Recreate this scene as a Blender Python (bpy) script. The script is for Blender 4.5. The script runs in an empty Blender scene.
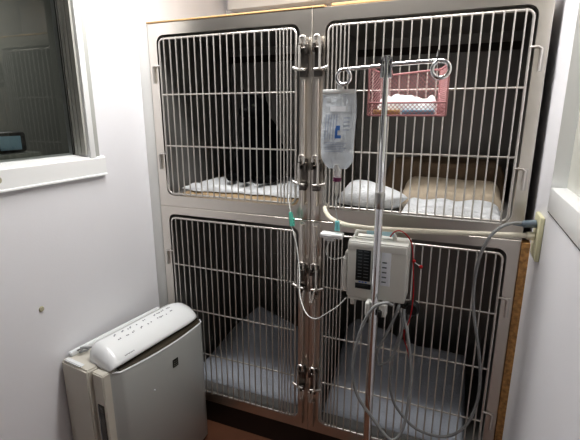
import bpy, bmesh, math, random
from mathutils import Vector, Matrix, noise
random.seed(7)
C = bpy.context.scene.collection
PI = math.pi

# ------------------------------------------------------------------ materials
def mat(name, col, rough=.5, metal=0.0, bump=0.0, bscale=60, var=0.0, vscale=8, stretch=None,
        emit=None, alpha=1.0, trans=0.0, coat=0.0, rvar=0.0, spec=.5, sheen=0.0):
    m = bpy.data.materials.new(name); m.use_nodes = True
    nt = m.node_tree; N = nt.nodes; L = nt.links
    b = N['Principled BSDF']
    b.inputs['Base Color'].default_value = (*col, 1)
    b.inputs['Roughness'].default_value = rough
    b.inputs['Metallic'].default_value = metal
    b.inputs['Alpha'].default_value = alpha
    b.inputs['Transmission Weight'].default_value = trans
    b.inputs['Coat Weight'].default_value = coat
    b.inputs['Specular IOR Level'].default_value = spec
    b.inputs['Sheen Weight'].default_value = sheen
    if emit:
        b.inputs['Emission Color'].default_value = (*emit[0], 1)
        b.inputs['Emission Strength'].default_value = emit[1]
    tc = N.new('ShaderNodeTexCoord'); mp = N.new('ShaderNodeMapping')
    L.new(tc.outputs['Object'], mp.inputs['Vector'])
    if stretch: mp.inputs['Scale'].default_value = stretch
    if var > 0 or rvar > 0:
        n = N.new('ShaderNodeTexNoise'); n.inputs['Scale'].default_value = vscale; n.inputs['Detail'].default_value = 5
        L.new(mp.outputs['Vector'], n.inputs['Vector'])
        if var > 0:
            r = N.new('ShaderNodeValToRGB')
            r.color_ramp.elements[0].position = .3; r.color_ramp.elements[1].position = .7
            r.color_ramp.elements[0].color = (*[c * (1 - var) for c in col], 1)
            r.color_ramp.elements[1].color = (*[min(1, c * (1 + var)) for c in col], 1)
            L.new(n.outputs['Fac'], r.inputs['Fac']); L.new(r.outputs['Color'], b.inputs['Base Color'])
        if rvar > 0:
            mr = N.new('ShaderNodeMapRange')
            mr.inputs['To Min'].default_value = max(.02, rough - rvar); mr.inputs['To Max'].default_value = rough + rvar
            L.new(n.outputs['Fac'], mr.inputs['Value']); L.new(mr.outputs['Result'], b.inputs['Roughness'])
    if bump > 0:
        n2 = N.new('ShaderNodeTexNoise'); n2.inputs['Scale'].default_value = bscale; n2.inputs['Detail'].default_value = 4
        L.new(mp.outputs['Vector'], n2.inputs['Vector'])
        bp = N.new('ShaderNodeBump'); bp.inputs['Strength'].default_value = bump; bp.inputs['Distance'].default_value = .01
        L.new(n2.outputs['Fac'], bp.inputs['Height']); L.new(bp.outputs['Normal'], b.inputs['Normal'])
    return m

M = dict(
    wall=mat('wall_paint', (.80, .80, .83), .55, bump=.04, bscale=140, var=.015, vscale=3),
    navy=mat('dark_blue_grey', (.030, .036, .050), .4),
    ceil=mat('ceiling_paint', (.82, .82, .82), .7),
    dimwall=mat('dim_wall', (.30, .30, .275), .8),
    floor=mat('vinyl_floor', (.135, .060, .034), .45, var=.12, vscale=6, bump=.02),
    white=mat('white_gloss_paint', (.84, .85, .85), .28),
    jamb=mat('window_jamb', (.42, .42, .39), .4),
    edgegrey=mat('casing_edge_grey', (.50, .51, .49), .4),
    seal_shade=mat('dark_seal_and_shade', (.05, .05, .045), .6),
    steel=mat('brushed_steel', (.76, .72, .665), .30, 1.0, rvar=.015, vscale=3, stretch=(1, 1, 12)),
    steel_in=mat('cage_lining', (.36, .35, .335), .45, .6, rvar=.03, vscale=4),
    wire=mat('wire_steel', (.68, .655, .62), .34, .80),
    gap=mat('latch_shadow_steel', (.20, .185, .17), .35, 1.0),
    chrome=mat('chrome', (.80, .81, .82), .08, 1.0),
    collar=mat('satin_collar', (.52, .52, .51), .35, 1.0),
    plinth=mat('dark_plinth', (.035, .022, .016), .5),
    wood=mat('board_edge', (.36, .20, .075), .7, var=.45, vscale=70, bump=.1),
    top_edge=mat('tan_board', (.55, .36, .17), .6, var=.1, vscale=20),
    filler=mat('filler_strip', (.66, .66, .64), .35, .35),
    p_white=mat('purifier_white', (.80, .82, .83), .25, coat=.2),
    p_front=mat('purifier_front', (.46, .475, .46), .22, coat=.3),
    p_side=mat('purifier_side', (.60, .575, .51), .45),
    p_dark=mat('purifier_slot', (.05, .042, .03), .25),
    p_grey=mat('purifier_mark', (.17, .18, .21), .5),
    sticker=mat('dark_sticker', (.02, .02, .016), .3),
    stickerm=mat('sticker_mark', (.22, .22, .19), .4),
    pump=mat('pump_shell', (.66, .655, .61), .4),
    pump2=mat('pump_pale', (.76, .76, .72), .4),
    pdisp=mat('pump_display', (.02, .026, .028), .25),
    pmark=mat('pump_mark', (.12, .14, .15), .5),
    label=mat('paper_label', (.80, .82, .86), .5),
    blue=mat('blue_print', (.07, .20, .55), .5),
    ink=mat('grey_ink', (.28, .33, .45), .5),
    paleblue=mat('pale_blue_tape', (.50, .72, .80), .5),
    bag=mat('bag_film', (.88, .94, 1.0), .15, alpha=.58, coat=.4, bump=.7, bscale=28),
    port=mat('port_plastic', (.85, .86, .86), .35),
    maroon=mat('maroon_ring', (.16, .02, .09), .4),
    clearp=mat('clear_plastic', (.85, .84, .80), .15, alpha=.55),
    tube=mat('infusion_tube', (.80, .82, .80), .25, alpha=.85),
    green=mat('green_plastic', (.14, .55, .44), .4),
    teal=mat('teal_plastic', (.25, .68, .72), .4),
    cable=mat('grey_cable', (.30, .31, .31), .45),
    cable_d=mat('dark_grey_cable', (.20, .205, .21), .45),
    plug=mat('black_plug', (.015, .015, .016), .4),
    plugg=mat('slate_plug', (.16, .20, .24), .4),
    red=mat('red_cord', (.42, .012, .015), .6),
    rail=mat('cream_rail', (.78, .74, .62), .3),
    plate=mat('cream_plate', (.72, .70, .48), .4),
    pink=mat('pink_plastic', (.46, .235, .24), .5),
    tissue=mat('tissue', (.92, .92, .92), .8, bump=.2, bscale=40),
    tan=mat('tan_packet', (.60, .40, .18), .5, var=.2, vscale=30),
    bluep=mat('blue_packet', (.28, .45, .58), .5),
    pad=mat('pad_fabric', (.58, .62, .69), .85, bump=.3, bscale=120, var=.05, vscale=10),
    pad2=mat('pad_fabric_grey', (.50, .57, .70), .85, bump=.3, bscale=120, var=.05, vscale=10),
    towel=mat('white_towel', (.84, .86, .88), .9, bump=.5, bscale=110),
    mattan=mat('tan_mat', (.46, .34, .21), .8, bump=.2, bscale=80, var=.12, vscale=14),
    brown=mat('brown_blanket', (.30, .22, .15), .9, bump=.3, bscale=90, var=.15, vscale=8),
    beige=mat('beige_blanket', (.58, .49, .38), .9, bump=.3, bscale=90, var=.08, vscale=8),
    fur=mat('black_fur', (.003, .003, .0035), .8, bump=.3, bscale=180, spec=.12),
    eye=mat('cat_eye', (.025, .027, .02), .2),
    nose=mat('cat_nose', (.010, .009, .010), .5),
    boxw=mat('white_carton', (.80, .80, .79), .6),
    frost=mat('frosted_pane', (.55, .55, .50), .35),
    scuff=mat('scuff', (.45, .42, .30), .8),
    lightm=mat('lamp_diffuser', (1, 1, 1), .5, emit=((1, .985, .96), 9)),
    caster=mat('caster_rubber', (.05, .05, .05), .6),
)
# window glass: thin sheet, partly mirror like
def glass_mat():
    m = bpy.data.materials.new('window_glass'); m.use_nodes = True
    nt = m.node_tree; nt.nodes.clear()
    o = nt.nodes.new('ShaderNodeOutputMaterial'); mx = nt.nodes.new('ShaderNodeMixShader')
    t = nt.nodes.new('ShaderNodeBsdfTransparent'); g = nt.nodes.new('ShaderNodeBsdfGlossy')
    lw = nt.nodes.new('ShaderNodeFresnel'); lw.inputs['IOR'].default_value = 1.75
    t.inputs['Color'].default_value = (.75, .78, .74, 1); g.inputs['Roughness'].default_value = .02
    g.inputs['Color'].default_value = (.9, .92, .88, 1)
    nt.links.new(lw.outputs[0], mx.inputs[0]); nt.links.new(t.outputs[0], mx.inputs[1]); nt.links.new(g.outputs[0], mx.inputs[2])
    nt.links.new(mx.outputs[0], o.inputs['Surface'])
    return m
M['glass'] = glass_mat()

# ------------------------------------------------------------------ mesh builder
class MB:
    def __init__(s): s.bm = bmesh.new(); s.smooth = True
    def box(s, x0, x1, y0, y1, z0, z1, bev=0.0, seg=2):
        t = bmesh.new()
        bmesh.ops.create_cube(t, size=1)
        bmesh.ops.scale(t, vec=(abs(x1-x0), abs(y1-y0), abs(z1-z0)), verts=t.verts)
        bmesh.ops.translate(t, vec=((x0+x1)/2, (y0+y1)/2, (z0+z1)/2), verts=t.verts)
        if bev > 0:
            bmesh.ops.bevel(t, geom=t.edges[:], offset=bev, segments=seg, affect='EDGES', profile=.5)
        s.merge(t); return s
    def merge(s, t, mtx=None):
        if mtx is not None: bmesh.ops.transform(t, matrix=mtx, verts=t.verts)
        me = bpy.data.meshes.new('tmp'); t.to_mesh(me); t.free(); s.bm.from_mesh(me); bpy.data.meshes.remove(me)
    def tube(s, pts, r, n=10, cap=True):
        pts = [Vector(p) for p in pts]
        rs = r if isinstance(r, (list, tuple)) else [r]*len(pts)
        rings = []; up = None
        for i, p in enumerate(pts):
            a = pts[max(0, i-1)]; b = pts[min(len(pts)-1, i+1)]
            d = (b-a).normalized()
            if up is None:
                up = Vector((0, 0, 1)) if abs(d.z) < .9 else Vector((1, 0, 0))
            u = (up - d*up.dot(d))
            if u.length < 1e-6: u = d.orthogonal()
            u.normalize(); v = d.cross(u); up = u
            rings.append([s.bm.verts.new(p + (u*math.cos(2*PI*k/n) + v*math.sin(2*PI*k/n))*rs[i]) for k in range(n)])
        for a, b in zip(rings, rings[1:]):
            for k in range(n): s.bm.faces.new((a[k], a[(k+1) % n], b[(k+1) % n], b[k]))
        if cap:
            s.bm.faces.new(rings[0][::-1]); s.bm.faces.new(rings[-1])
        return s
    def loop(s, pts, r, n=10):
        pts = [Vector(p) for p in pts]; N_ = len(pts); rings = []
        nor = (pts[1]-pts[0]).cross(pts[N_//3]-pts[0]).normalized()
        for i, p in enumerate(pts):
            d = (pts[(i+1) % N_]-pts[i-1]).normalized(); u = nor; v = d.cross(u)
            rings.append([s.bm.verts.new(p + (u*math.cos(2*PI*k/n) + v*math.sin(2*PI*k/n))*r) for k in range(n)])
        for i in range(N_):
            a = rings[i]; b = rings[(i+1) % N_]
            for k in range(n): s.bm.faces.new((a[k], a[(k+1) % n], b[(k+1) % n], b[k]))
        return s
    def lathe(s, c, prof, n=20, axis='z'):
        rings = []
        for (r, h) in prof:
            ring = []
            for k in range(n):
                a = 2*PI*k/n; x, y = r*math.cos(a), r*math.sin(a)
                o = {'z': (x, y, h), 'x': (h, x, y), 'y': (x, -h, y)}[axis]
                ring.append(s.bm.verts.new(Vector(c)+Vector(o)))
            rings.append(ring)
        for a, b in zip(rings, rings[1:]):
            for k in range(n): s.bm.faces.new((a[k], a[(k+1) % n], b[(k+1) % n], b[k]))
        s.bm.faces.new(rings[0][::-1]); s.bm.faces.new(rings[-1]); return s
    def ell(s, c, r, rot=None, seg=20):
        t = bmesh.new(); bmesh.ops.create_uvsphere(t, u_segments=seg, v_segments=seg//2+2, radius=1)
        m = Matrix.Translation(c) @ (rot.to_4x4() if rot else Matrix.Identity(4)) @ Matrix.Diagonal((*r, 1))
        s.merge(t, m); return s
    def grid(s, fn, nu, nv, closeu=False):
        vs = [[s.bm.verts.new(fn(i/nu, j/nv)) for j in range(nv+1)] for i in range(nu if closeu else nu+1)]
        R = len(vs)
        for i in range(R if closeu else R-1):
            for j in range(nv):
                s.bm.faces.new((vs[i][j], vs[(i+1) % R][j], vs[(i+1) % R][j+1], vs[i][j+1]))
        return vs
    def build(s, name, m, parent=None, smooth=True, angle=40, origin=None):
        bmesh.ops.recalc_face_normals(s.bm, faces=s.bm.faces[:])
        me = bpy.data.meshes.new(name); s.bm.to_mesh(me); s.bm.free()
        if smooth:
            for p in me.polygons: p.use_smooth = True
            try: me.set_sharp_from_angle(angle=math.radians(angle))
            except Exception: pass
        me.materials.append(M[m])
        o = bpy.data.objects.new(name, me); C.objects.link(o)
        if parent:
            o.parent = parent
            off = wpos(parent)
            me.transform(Matrix.Translation(-off))
        elif origin is not None:
            me.transform(Matrix.Translation(-Vector(origin))); o.location = origin
        return o
def wpos(o):
    p = Vector(o.location)
    while o.parent: o = o.parent; p = p + Vector(o.location)
    return p
def smooth_path(pts, k=8):
    P = [Vector(p) for p in pts]; P = [P[0]*2-P[1]] + P + [P[-1]*2-P[-2]]; out = []
    for i in range(1, len(P)-2):
        a, b, c, d = P[i-1:i+3]
        for j in range(k):
            t = j/k
            out.append(.5*((2*b) + (c-a)*t + (2*a-5*b+4*c-d)*t*t + (3*b-a-3*c+d)*t**3))
    out.append(P[-2]); return out
def thing(name, label, cat, loc=(0, 0, 0), group=None):
    o = bpy.data.objects.new(name, None); C.objects.link(o); o.location = loc; o.empty_display_size = .05
    o['label'] = label; o['category'] = cat
    if group: o['group'] = group
    return o
def tag(o, label, cat, group=None, kind=None):
    o['label'] = label; o['category'] = cat
    if group: o['group'] = group
    if kind: o['kind'] = kind
    return o
def struct(o, label=None):
    o['kind'] = 'structure'
    if label: o['label'] = label
    return o
def rrect(x0, x1, z0, z1, r, n=6):
    out = []
    for (cx, cz, a0) in ((x1-r, z1-r, 0), (x0+r, z1-r, 90), (x0+r, z0+r, 180), (x1-r, z0+r, 270)):
        for k in range(n+1):
            a = math.radians(a0+90*k/n); out.append((cx+r*math.cos(a), cz+r*math.sin(a)))
    return out

# ------------------------------------------------------------------ setting
XL, XR, ZC, YB, YF = -.059, 1.5426, 2.45, .78, -3.2
b = MB(); b.box(XL-1.2, XR+.2, YF-.1, YB+.1, -.1, 0); struct(b.build('floor', 'floor', smooth=False))
b = MB(); b.box(XL-1.3, XR+.2, -1.95, YB+.1, ZC, ZC+.1); struct(b.build('ceiling', 'ceil', smooth=False))
b = MB(); b.box(XL-1.3, XR+.2, YF-.1, -1.951, ZC, ZC+.1); struct(b.build('ceiling', 'navy', smooth=False))
b = MB(); b.box(.86, 1.44, YF+.001, YF+.04, 0, 2.02, .003); struct(b.build('dark_reflection_panel', 'navy', smooth=False))  # unseen dark panel added so the steel fascia mirrors something dark
b = MB(); b.box(XL-.14, XR+.14, YB, YB+.1, 0, ZC); struct(b.build('wall_back', 'wall', smooth=False))
b = MB(); b.box(XL-.14, XR+.14, YF-.1, YF, 0, ZC); struct(b.build('wall_front', 'wall', smooth=False))
# left wall with window hole
WY0, WY1, WZ0, WZ1 = -2.0, -.33, 1.40, 2.2
b = MB()
b.box(XL-.10, XL, YF, YB, 0, WZ0-.02); b.box(XL-.10, XL, YF, YB, WZ1, ZC)
b.box(XL-.10, XL, WY1, YB, WZ0-.02, WZ1); b.box(XL-.10, XL, YF, WY0, WZ0-.02, WZ1)
struct(b.build('wall_left', 'wall', smooth=False))
# right wall with window hole
RY0, RY1, RZ0, RZ1 = -1.9, -.215, 1.35, 2.15
b = MB()
b.box(XR, XR+.10, YF, YB, 0, RZ0-.02); b.box(XR, XR+.10, YF, YB, RZ1, ZC)
b.box(XR, XR+.10, RY1, YB, RZ0-.02, RZ1); b.box(XR, XR+.10, YF, RY0, RZ0-.02, RZ1)
struct(b.build('wall_right', 'wall', smooth=False))
# dim room beyond the left window
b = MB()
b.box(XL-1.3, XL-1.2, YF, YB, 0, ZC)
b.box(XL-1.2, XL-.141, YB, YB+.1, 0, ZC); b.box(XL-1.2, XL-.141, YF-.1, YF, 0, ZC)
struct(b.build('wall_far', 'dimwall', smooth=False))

# left window
w1 = bpy.data.objects.new('window_1', None); C.objects.link(w1); w1.location = (XL, WY1, WZ0)
struct(w1, 'white framed interior window in the left wall reflecting the kennel bars')
b = MB()
b.box(XL, XL+.013, WY1, -.304, 1.387, WZ1+.05, .002)
b.box(XL, XL+.012, WY0-.05, WY0, 1.387, WZ1+.05, .002)
b.box(XL, XL+.012, WY0, WY1, WZ1, WZ1+.05, .002)
b.build('window_casing', 'white', w1)
b = MB(); b.box(XL, XL+.006, -.304, -.279, 1.387, WZ1+.05, .001); b.build('casing_edge', 'edgegrey', w1)
b = MB()
for (a, c) in ((0, .020), (.0235, .040), (.0425, .056)):
    b.box(XL-a-.0005, XL-c, WY1-.010, WY1+.0, WZ0, WZ1)
    b.box(XL-a-.0005, XL-c, WY0, WY0+.010, WZ0, WZ1)
    b.box(XL-a-.0005, XL-c, WY0, WY1, WZ1-.010, WZ1)
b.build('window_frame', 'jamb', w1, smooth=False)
b = MB()
b.box(XL-.064, XL-.058, WY1-.016, WY1-.0, WZ0, WZ1); b.box(XL-.064, XL-.058, WY0, WY0+.012, WZ0, WZ1)
b.build('glazing_seal', 'seal_shade', w1, smooth=False)
b = MB(); b.bm.faces.new([b.bm.verts.new(p) for p in ((XL-.061, WY0, WZ0), (XL-.061, WY1, WZ0), (XL-.061, WY1, WZ1), (XL-.061, WY0, WZ1))])
b.build('pane', 'glass', w1, smooth=False)
b = MB()
prof = [(XL-.10, 1.404), (XL+.006, 1.390), (XL+.014, 1.384), (XL+.014, 1.322), (XL+.018, 1.320), (XL+.018, 1.314), (XL-.0, 1.314), (XL-.10, 1.378)]
def sill(i, j):
    return None
lo = [b.bm.verts.new((x, WY0-.06, z)) for x, z in prof]; hi = [b.bm.verts.new((x, -.259, z)) for x, z in prof]
for k in range(len(prof)): b.bm.faces.new((lo[k], lo[(k+1) % 8], hi[(k+1) % 8], hi[k]))
b.bm.faces.new(lo[::-1]); b.bm.faces.new(hi)
b.build('window_sill', 'white', w1, angle=20)
# right window
w2 = bpy.data.objects.new('window_2', None); C.objects.link(w2); w2.location = (XR, RY1, RZ0)
struct(w2, 'white window recess in the right wall beside the kennels')
b = MB()
b.box(XR-.004, XR+.10, RY1-.004, RY1+.0, RZ0, RZ1)
b.box(XR, XR+.10, RY0, RY0+.006, RZ0, RZ1); b.box(XR, XR+.10, RY0, RY1, RZ1-.006, RZ1)
b.build('window_frame', 'white', w2, smooth=False)
b = MB(); b.box(XR+.034, XR+.04, RY0, RY1, RZ0, RZ1); b.build('pane', 'frost', w2, smooth=False)
b = MB()
b.box(XR-.006, XR+.10, RY0-.03, RY1-.008, 1.292, 1.358, .002)
b.build('window_sill', 'white', w2)
b = MB(); b.box(XR-.003, XR-.0002, RY0-.03, RY1-.004, 1.287, 1.2915); b.build('sill_shadow_strip', 'seal_shade', w2, smooth=False)  # dark strip colours in the shadow line below the sill

bp_ = (-0.2600, -0.5090, 1.4590)
t = thing('storage_box', 'dark box with a blue panel, dimly seen through the left window', 'box', bp_)
b = MB(); b.box(bp_[0]-.05, bp_[0]+.05, bp_[1]-.06, bp_[1]+.045, bp_[2]-.04, bp_[2]+.035, .012); b.build('box_body', 'plug', t)
b = MB(); b.box(bp_[0]+.0505, bp_[0]+.053, bp_[1]-.06, bp_[1]+.02, bp_[2]-.03, bp_[2]+.02, .001); b.build('blue_panel', 'bluep', t)
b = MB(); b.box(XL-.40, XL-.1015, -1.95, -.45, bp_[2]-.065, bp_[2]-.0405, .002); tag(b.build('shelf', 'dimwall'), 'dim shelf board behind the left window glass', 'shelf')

# trims
b = MB(); b.box(XL, -.003, .004, .05, 0, 1.928, .001); struct(b.build('trim_1', 'filler'), 'pale metal filler strip between the left wall and the kennels')
b = MB(); b.box(1.5165, XR, .0, .05, 0, 1.128); struct(b.build('trim_2', 'wood', smooth=False), 'brown chipboard strip between the lower kennel and the right wall')

# ------------------------------------------------------------------ kennels
CW = [(0.0, .7495), (.7505, 1.515)]
ROW = [dict(z0=.127, z1=1.137, o0=.176, o1=1.101, bars=(.855, .628, .400)), dict(z0=1.138, z1=1.928, o0=1.189, o1=1.880, bars=(1.637, 1.417))]
LAB = [['stainless kennel with wire door, lower left beside the white air purifier', 'stainless kennel with wire door, lower right behind the hanging cable loops'],
       ['stainless kennel with wire door holding the black cat', 'stainless kennel with wire door behind the infusion bag and pink basket']]
def kennel(col, row):
    x0, x1 = CW[col]; r = ROW[row]
    if col == 0: ox0, ox1 = x0+.0445, x1-.0495
    else: ox0, ox1 = x0+.0495, x1-.0385
    t = thing('kennel', LAB[row][col], 'kennel', ((x0+x1)/2, 0, r['z0']), 'stacked stainless kennels')
    # front frame
    inner = rrect(ox0, ox1, r['o0'], r['o1'], .034)
    n = 7
    m = MB(); bm = m.bm
    iv = [bm.verts.new((x, 0, z)) for x, z in inner]; ib = [bm.verts.new((x, .022, z)) for x, z in inner]
    oc = [(x1, r['z1']), (x0, r['z1']), (x0, r['z0']), (x1, r['z0'])]
    e = .0022
    sg = [(-1, -1), (1, -1), (1, 1), (-1, 1)]
    ov = [bm.verts.new((x+e*sx, 0, z+e*sz)) for (x, z), (sx, sz) in zip(oc, sg)]
    om = [bm.verts.new((x, e, z)) for x, z in oc]; ob = [bm.verts.new((x, .022, z)) for x, z in oc]
    for c in range(4):
        for k in range(n-1): bm.faces.new((ov[c], iv[c*n+k], iv[c*n+k+1]))
        c2 = (c+1) % 4
        bm.faces.new((ov[c], iv[c*n+n-1], iv[c2*n], ov[c2]))
        bm.faces.new((ov[c], ov[c2], om[c2], om[c])); bm.faces.new((om[c], om[c2], ob[c2], ob[c]))
    N_ = len(iv)
    for k in range(N_): bm.faces.new((iv[k], iv[(k+1) % N_], ib[(k+1) % N_], ib[k]))
    m.build('front_frame', 'steel', t, angle=30)
    # lining
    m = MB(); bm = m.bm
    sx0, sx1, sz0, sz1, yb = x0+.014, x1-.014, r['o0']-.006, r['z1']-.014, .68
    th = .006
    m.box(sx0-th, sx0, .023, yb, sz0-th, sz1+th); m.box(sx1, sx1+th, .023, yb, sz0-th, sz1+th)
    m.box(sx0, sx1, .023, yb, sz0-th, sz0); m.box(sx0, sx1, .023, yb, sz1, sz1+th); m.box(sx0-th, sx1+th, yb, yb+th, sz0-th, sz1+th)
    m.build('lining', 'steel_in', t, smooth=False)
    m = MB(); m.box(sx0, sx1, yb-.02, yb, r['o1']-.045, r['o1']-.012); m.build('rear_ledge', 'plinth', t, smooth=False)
    # door
    g = .017
    dx0, dx1, dz0, dz1 = ox0+g, ox1-.013, r['o0']+.011, r['o1']-.017
    if col == 1: dx0, dx1 = ox0+.013, ox1-g+.004
    m = MB(); m.loop([(x, -.004, z) for x, z in rrect(dx0, dx1, dz0, dz1, .022, 7)], .0046)
    door = m.build('door', 'wire', t)
    hinge, lat = (dx0, dx1) if col == 0 else (dx1, dx0)
    s = 1 if col == 0 else -1
    xs = [lat-s*(.018+.0148*k) for k in range(5)]
    wide = xs[-1]-s*.031
    while abs(wide-hinge) > .022 and (wide-hinge)*s > 0:
        xs.append(wide); wide -= s*.0306
    m = MB()
    for x in xs: m.tube([(x, -.0095, dz0-.005), (x, -.0095, dz1+.004)], .0029, 8)
    m.build('bar_grille', 'wire', door)
    for z in r['bars']:
        m = MB(); m.tube([(dx0, -.003, z), (dx1, -.003, z)], .0036, 8); m.build('crossbar', 'wire', door)
    # hinges
    hz = (1.72, 1.345) if row == 1 else (.885, .41)
    for z in hz:
        m = MB(); hx = x0+.024 if col == 0 else x1-.020
        m.tube([(hinge, -.006, z+.036)]+[(hx+s*.008, -.010, z+.036), (hx, -.010, z+.030), (hx, -.010, z-.034)], .0042, 8)
        m.box(hx-s*.010, hx+s*.004, -.004, -.0005, z-.036, z+.036)
        m.build('hinge', 'wire', t)
    # latch column on the meeting stile
    lx = x1-.027 if col == 0 else x0+.027
    if row == 1: spans, clamps, foot = [(1.68, 1.36), (1.285, 1.20)], (1.765, 1.335), None
    else: spans, clamps, foot = [(1.118, .96), (.80, .47), (.30, .17)], (.895, .415), 1
    for a, c in spans:
        m = MB(); m.tube([(lx, -.014, a), (lx, -.014, c)], .0078, 12); m.build('latch_rod', 'steel', t)
    for z in clamps:
        m = MB()
        m.box(lx-.015, lx+.015, -.008, -.0005, z-.062, z+.050, .002)
        m.box(lx-.019, lx-.008, -.030, -.006, z+.010, z+.042, .003); m.box(lx+.008, lx+.019, -.030, -.006, z+.004, z+.036, .003)
        m.tube([(lx-.020, -.022, z+.026), (lx+.020, -.022, z+.026)], .0045, 8)
        m.box(lx-.014, lx+.014, -.022, -.006, z-.075, z-.045, .003)
        lt = m.build('latch', 'gap', t)
        m = MB()
        m.tube([(lx-s*.040, -.018, z-.042), (lx-s*.022, -.022, z-.048), (lx+s*.010, -.030, z-.050)], [.0068, .0056, .005], 10)
        m.tube([(lx-s*.012, -.030, z+.036), (lx-s*.012, -.032, z-.050)], .0048, 8)
        m.tube(smooth_path([(lx-.010, -.030, z+.040), (lx-.008, -.032, z+.062), (lx+.008, -.032, z+.062), (lx+.010, -.030, z+.036)], 5), .0048, 8)
        if row == 0: m.tube([(lx-s*.006, -.032, z-.050), (lx+s*.002, -.036, z-.105), (lx+s*.010, -.034, z-.108), (lx+s*.014, -.030, z-.060)], .005, 8)
        m.build('latch_handle', 'wire', lt)
    if row == 1:
        m = MB(); m.box(lx-.0145, lx+.0145, -.007, -.0005, 1.140, 1.205, .002); m.build('latch_plate', 'steel', t)
    else:
        m = MB(); m.box(lx-.016, lx+.016, -.007, -.0005, .985, 1.130, .003); m.build('latch_plate', 'steel', t)
    return t
for row in (1, 0):
    for col in (0, 1): kennel(col, row)
b = MB(); b.box(0, 1.515, .012, .68, 0, .126); b.box(0, 1.515, .004, .012, .112, .126)
tag(b.build('kennel_plinth', 'plinth', smooth=False), 'dark brown plinth under the stack of kennels', 'plinth')
b = MB(); b.box(-.002, .795, -.003, .70, 1.9285, 1.9345, .001)
tag(b.build('top_board', 'top_edge'), 'thin tan board on the kennel above the black cat', 'board')
b = MB(); b.box(.82, 1.512, .001, .70, 1.9285, 1.938, .001)
tag(b.build('top_board', 'top_edge'), 'thicker tan board on the kennel above the infusion bag', 'board')
cx0 = (-0.0030, 0.7000, 2.1240)[0]; cz0 = (-0.0030, 0.7000, 2.1240)[2]
t = thing('wall_cabinet', 'white wall cabinet above the kennels, mostly cut off by the top of the frame', 'cabinet', (cx0+.5, .6, cz0))
b = MB(); b.box(cx0, cx0+1.0, .7105, YB-.001, cz0, 2.44, .002); b.build('carcass', 'boxw', t)
for k in range(2):
    b = MB(); b.box(cx0+.002+.5*k, cx0+.497+.5*k, .70, .710, cz0+.001, 2.435, .002); b.build('door', 'boxw', t)

# ------------------------------------------------------------------ bedding
def bed(name, m, x0, x1, y0, y1, zb, hfun, nx=34, ny=26, parent=None):
    b = MB()
    def f(u, v):
        x = x0+(x1-x0)*u; y = y0+(y1-y0)*v
        return Vector((x, y, zb+max(.004, hfun(u, v))))
    vs = b.grid(f, nx, ny)
    rim = [vs[i][0] for i in range(nx+1)]+[vs[nx][j] for j in range(1, ny+1)]+[vs[i][ny] for i in range(nx-1, -1, -1)]+[vs[0][j] for j in range(ny-1, 0, -1)]
    low = [b.bm.verts.new((v.co.x, v.co.y, zb)) for v in rim]
    for k in range(len(rim)): b.bm.faces.new((rim[k], low[k], low[(k+1) % len(rim)], rim[(k+1) % len(rim)]))
    b.bm.faces.new(low)
    return b.build(name, m, angle=70)
def edge(u, v, w=.06):
    d = min(u, 1-u, v, 1-v)/w
    return 1 if d >= 1 else math.sqrt(max(0, 1-(1-d)**2))
def nz(u, v, f=4, s=0): return noise.noise(Vector((u*f+s, v*f-s, s*1.7)))
ZU, ZL = 1.1832, .1702
tag(bed('pet_mat', 'mattan', .09, .69, .030, .50, ZU, lambda u, v: (.022+.004*nz(u, v, 5, 8))*edge(u, v, .05)), 'tan mat under the white towel on the black cat\'s kennel floor', 'mat')
def towel1(u, v): return .010*edge(u, v, .05)+.016*(nz(u, v, 6, 2)+.45)*edge(u, v, .10)
def warp(o, y0, amp, f):
    for v in o.data.vertices:
        k = max(0, 1-(v.co.y-y0)/.10); v.co.y += k*amp*noise.noise(Vector((v.co.x*f, 3.3, 0)))
    return o
tag(warp(bed('towel', 'towel', .075, .685, .060, .49, ZU+.0268, towel1, 50, 30), .06, .045, 9), 'white towel the black cat sits on', 'towel')
tag(warp(bed('towel', 'towel', 1.102, 1.455, .03, .24, ZU, lambda u, v: .034*edge(u, v, .12)+.016*nz(u, v, 5, 5)*edge(u, v, .2), 40, 24), .03, .02, 11), 'flat white towel along the front of the upper right kennel', 'towel')
b = MB()
def roll(u, v):
    a = 2*PI*u; t = v*2-1
    k = max(.02, 1-abs(t)**3.0)**.55
    x = .965+t*.132; cy = .135-.02*t
    r = 1+.10*noise.noise(Vector((math.cos(a)*1.6, math.sin(a)*1.6, v*5)))
    h = .100-.030*(t+.2)
    return Vector((x+.02*math.sin(a), cy+.088*k*math.cos(a)*r, ZU+.003+max(0, .045+(h-.045)*k*r*math.sin(a)) if math.sin(a) > 0 else ZU+.003+.045*(1-abs(math.sin(a))**.45)))
vs = b.grid(roll, 32, 24, closeu=True)
b.bm.faces.new([r[0] for r in vs]); b.bm.faces.new([r[-1] for r in vs])
tag(b.build('rolled_towel', 'towel', angle=80), 'plump rolled white towel in the kennel behind the infusion line', 'towel')
tag(bed('blanket', 'beige', 1.06, 1.47, .25, .44, ZU, lambda u, v: (.055+.045*v)*edge(u, v, .12)+.008*nz(u, v, 4, 9)), 'beige folded blanket behind the flat towel in the upper right kennel', 'blanket')
tag(bed('blanket', 'brown', .96, 1.49, .445, .66, ZU, lambda u, v: (.165+.02*nz(u, v, 3, 3))*edge(u, v, .10)), 'brown blanket at the rear of the upper right kennel', 'blanket')
def padL(u, v):
    pk = max(0, 1-abs(u-.36)/(.36 if u < .36 else .95))
    return (.022+(v**1.05)*(.03+.275*pk**.9)+.008*nz(u, v, 5, 1))*(.25+.75*edge(u, v, .04))
tag(bed('bed_pad', 'pad', .05, .72, .092, .45, ZL, padL, 44, 34), 'peaked grey white pad in the kennel beside the air purifier', 'pad')
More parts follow.
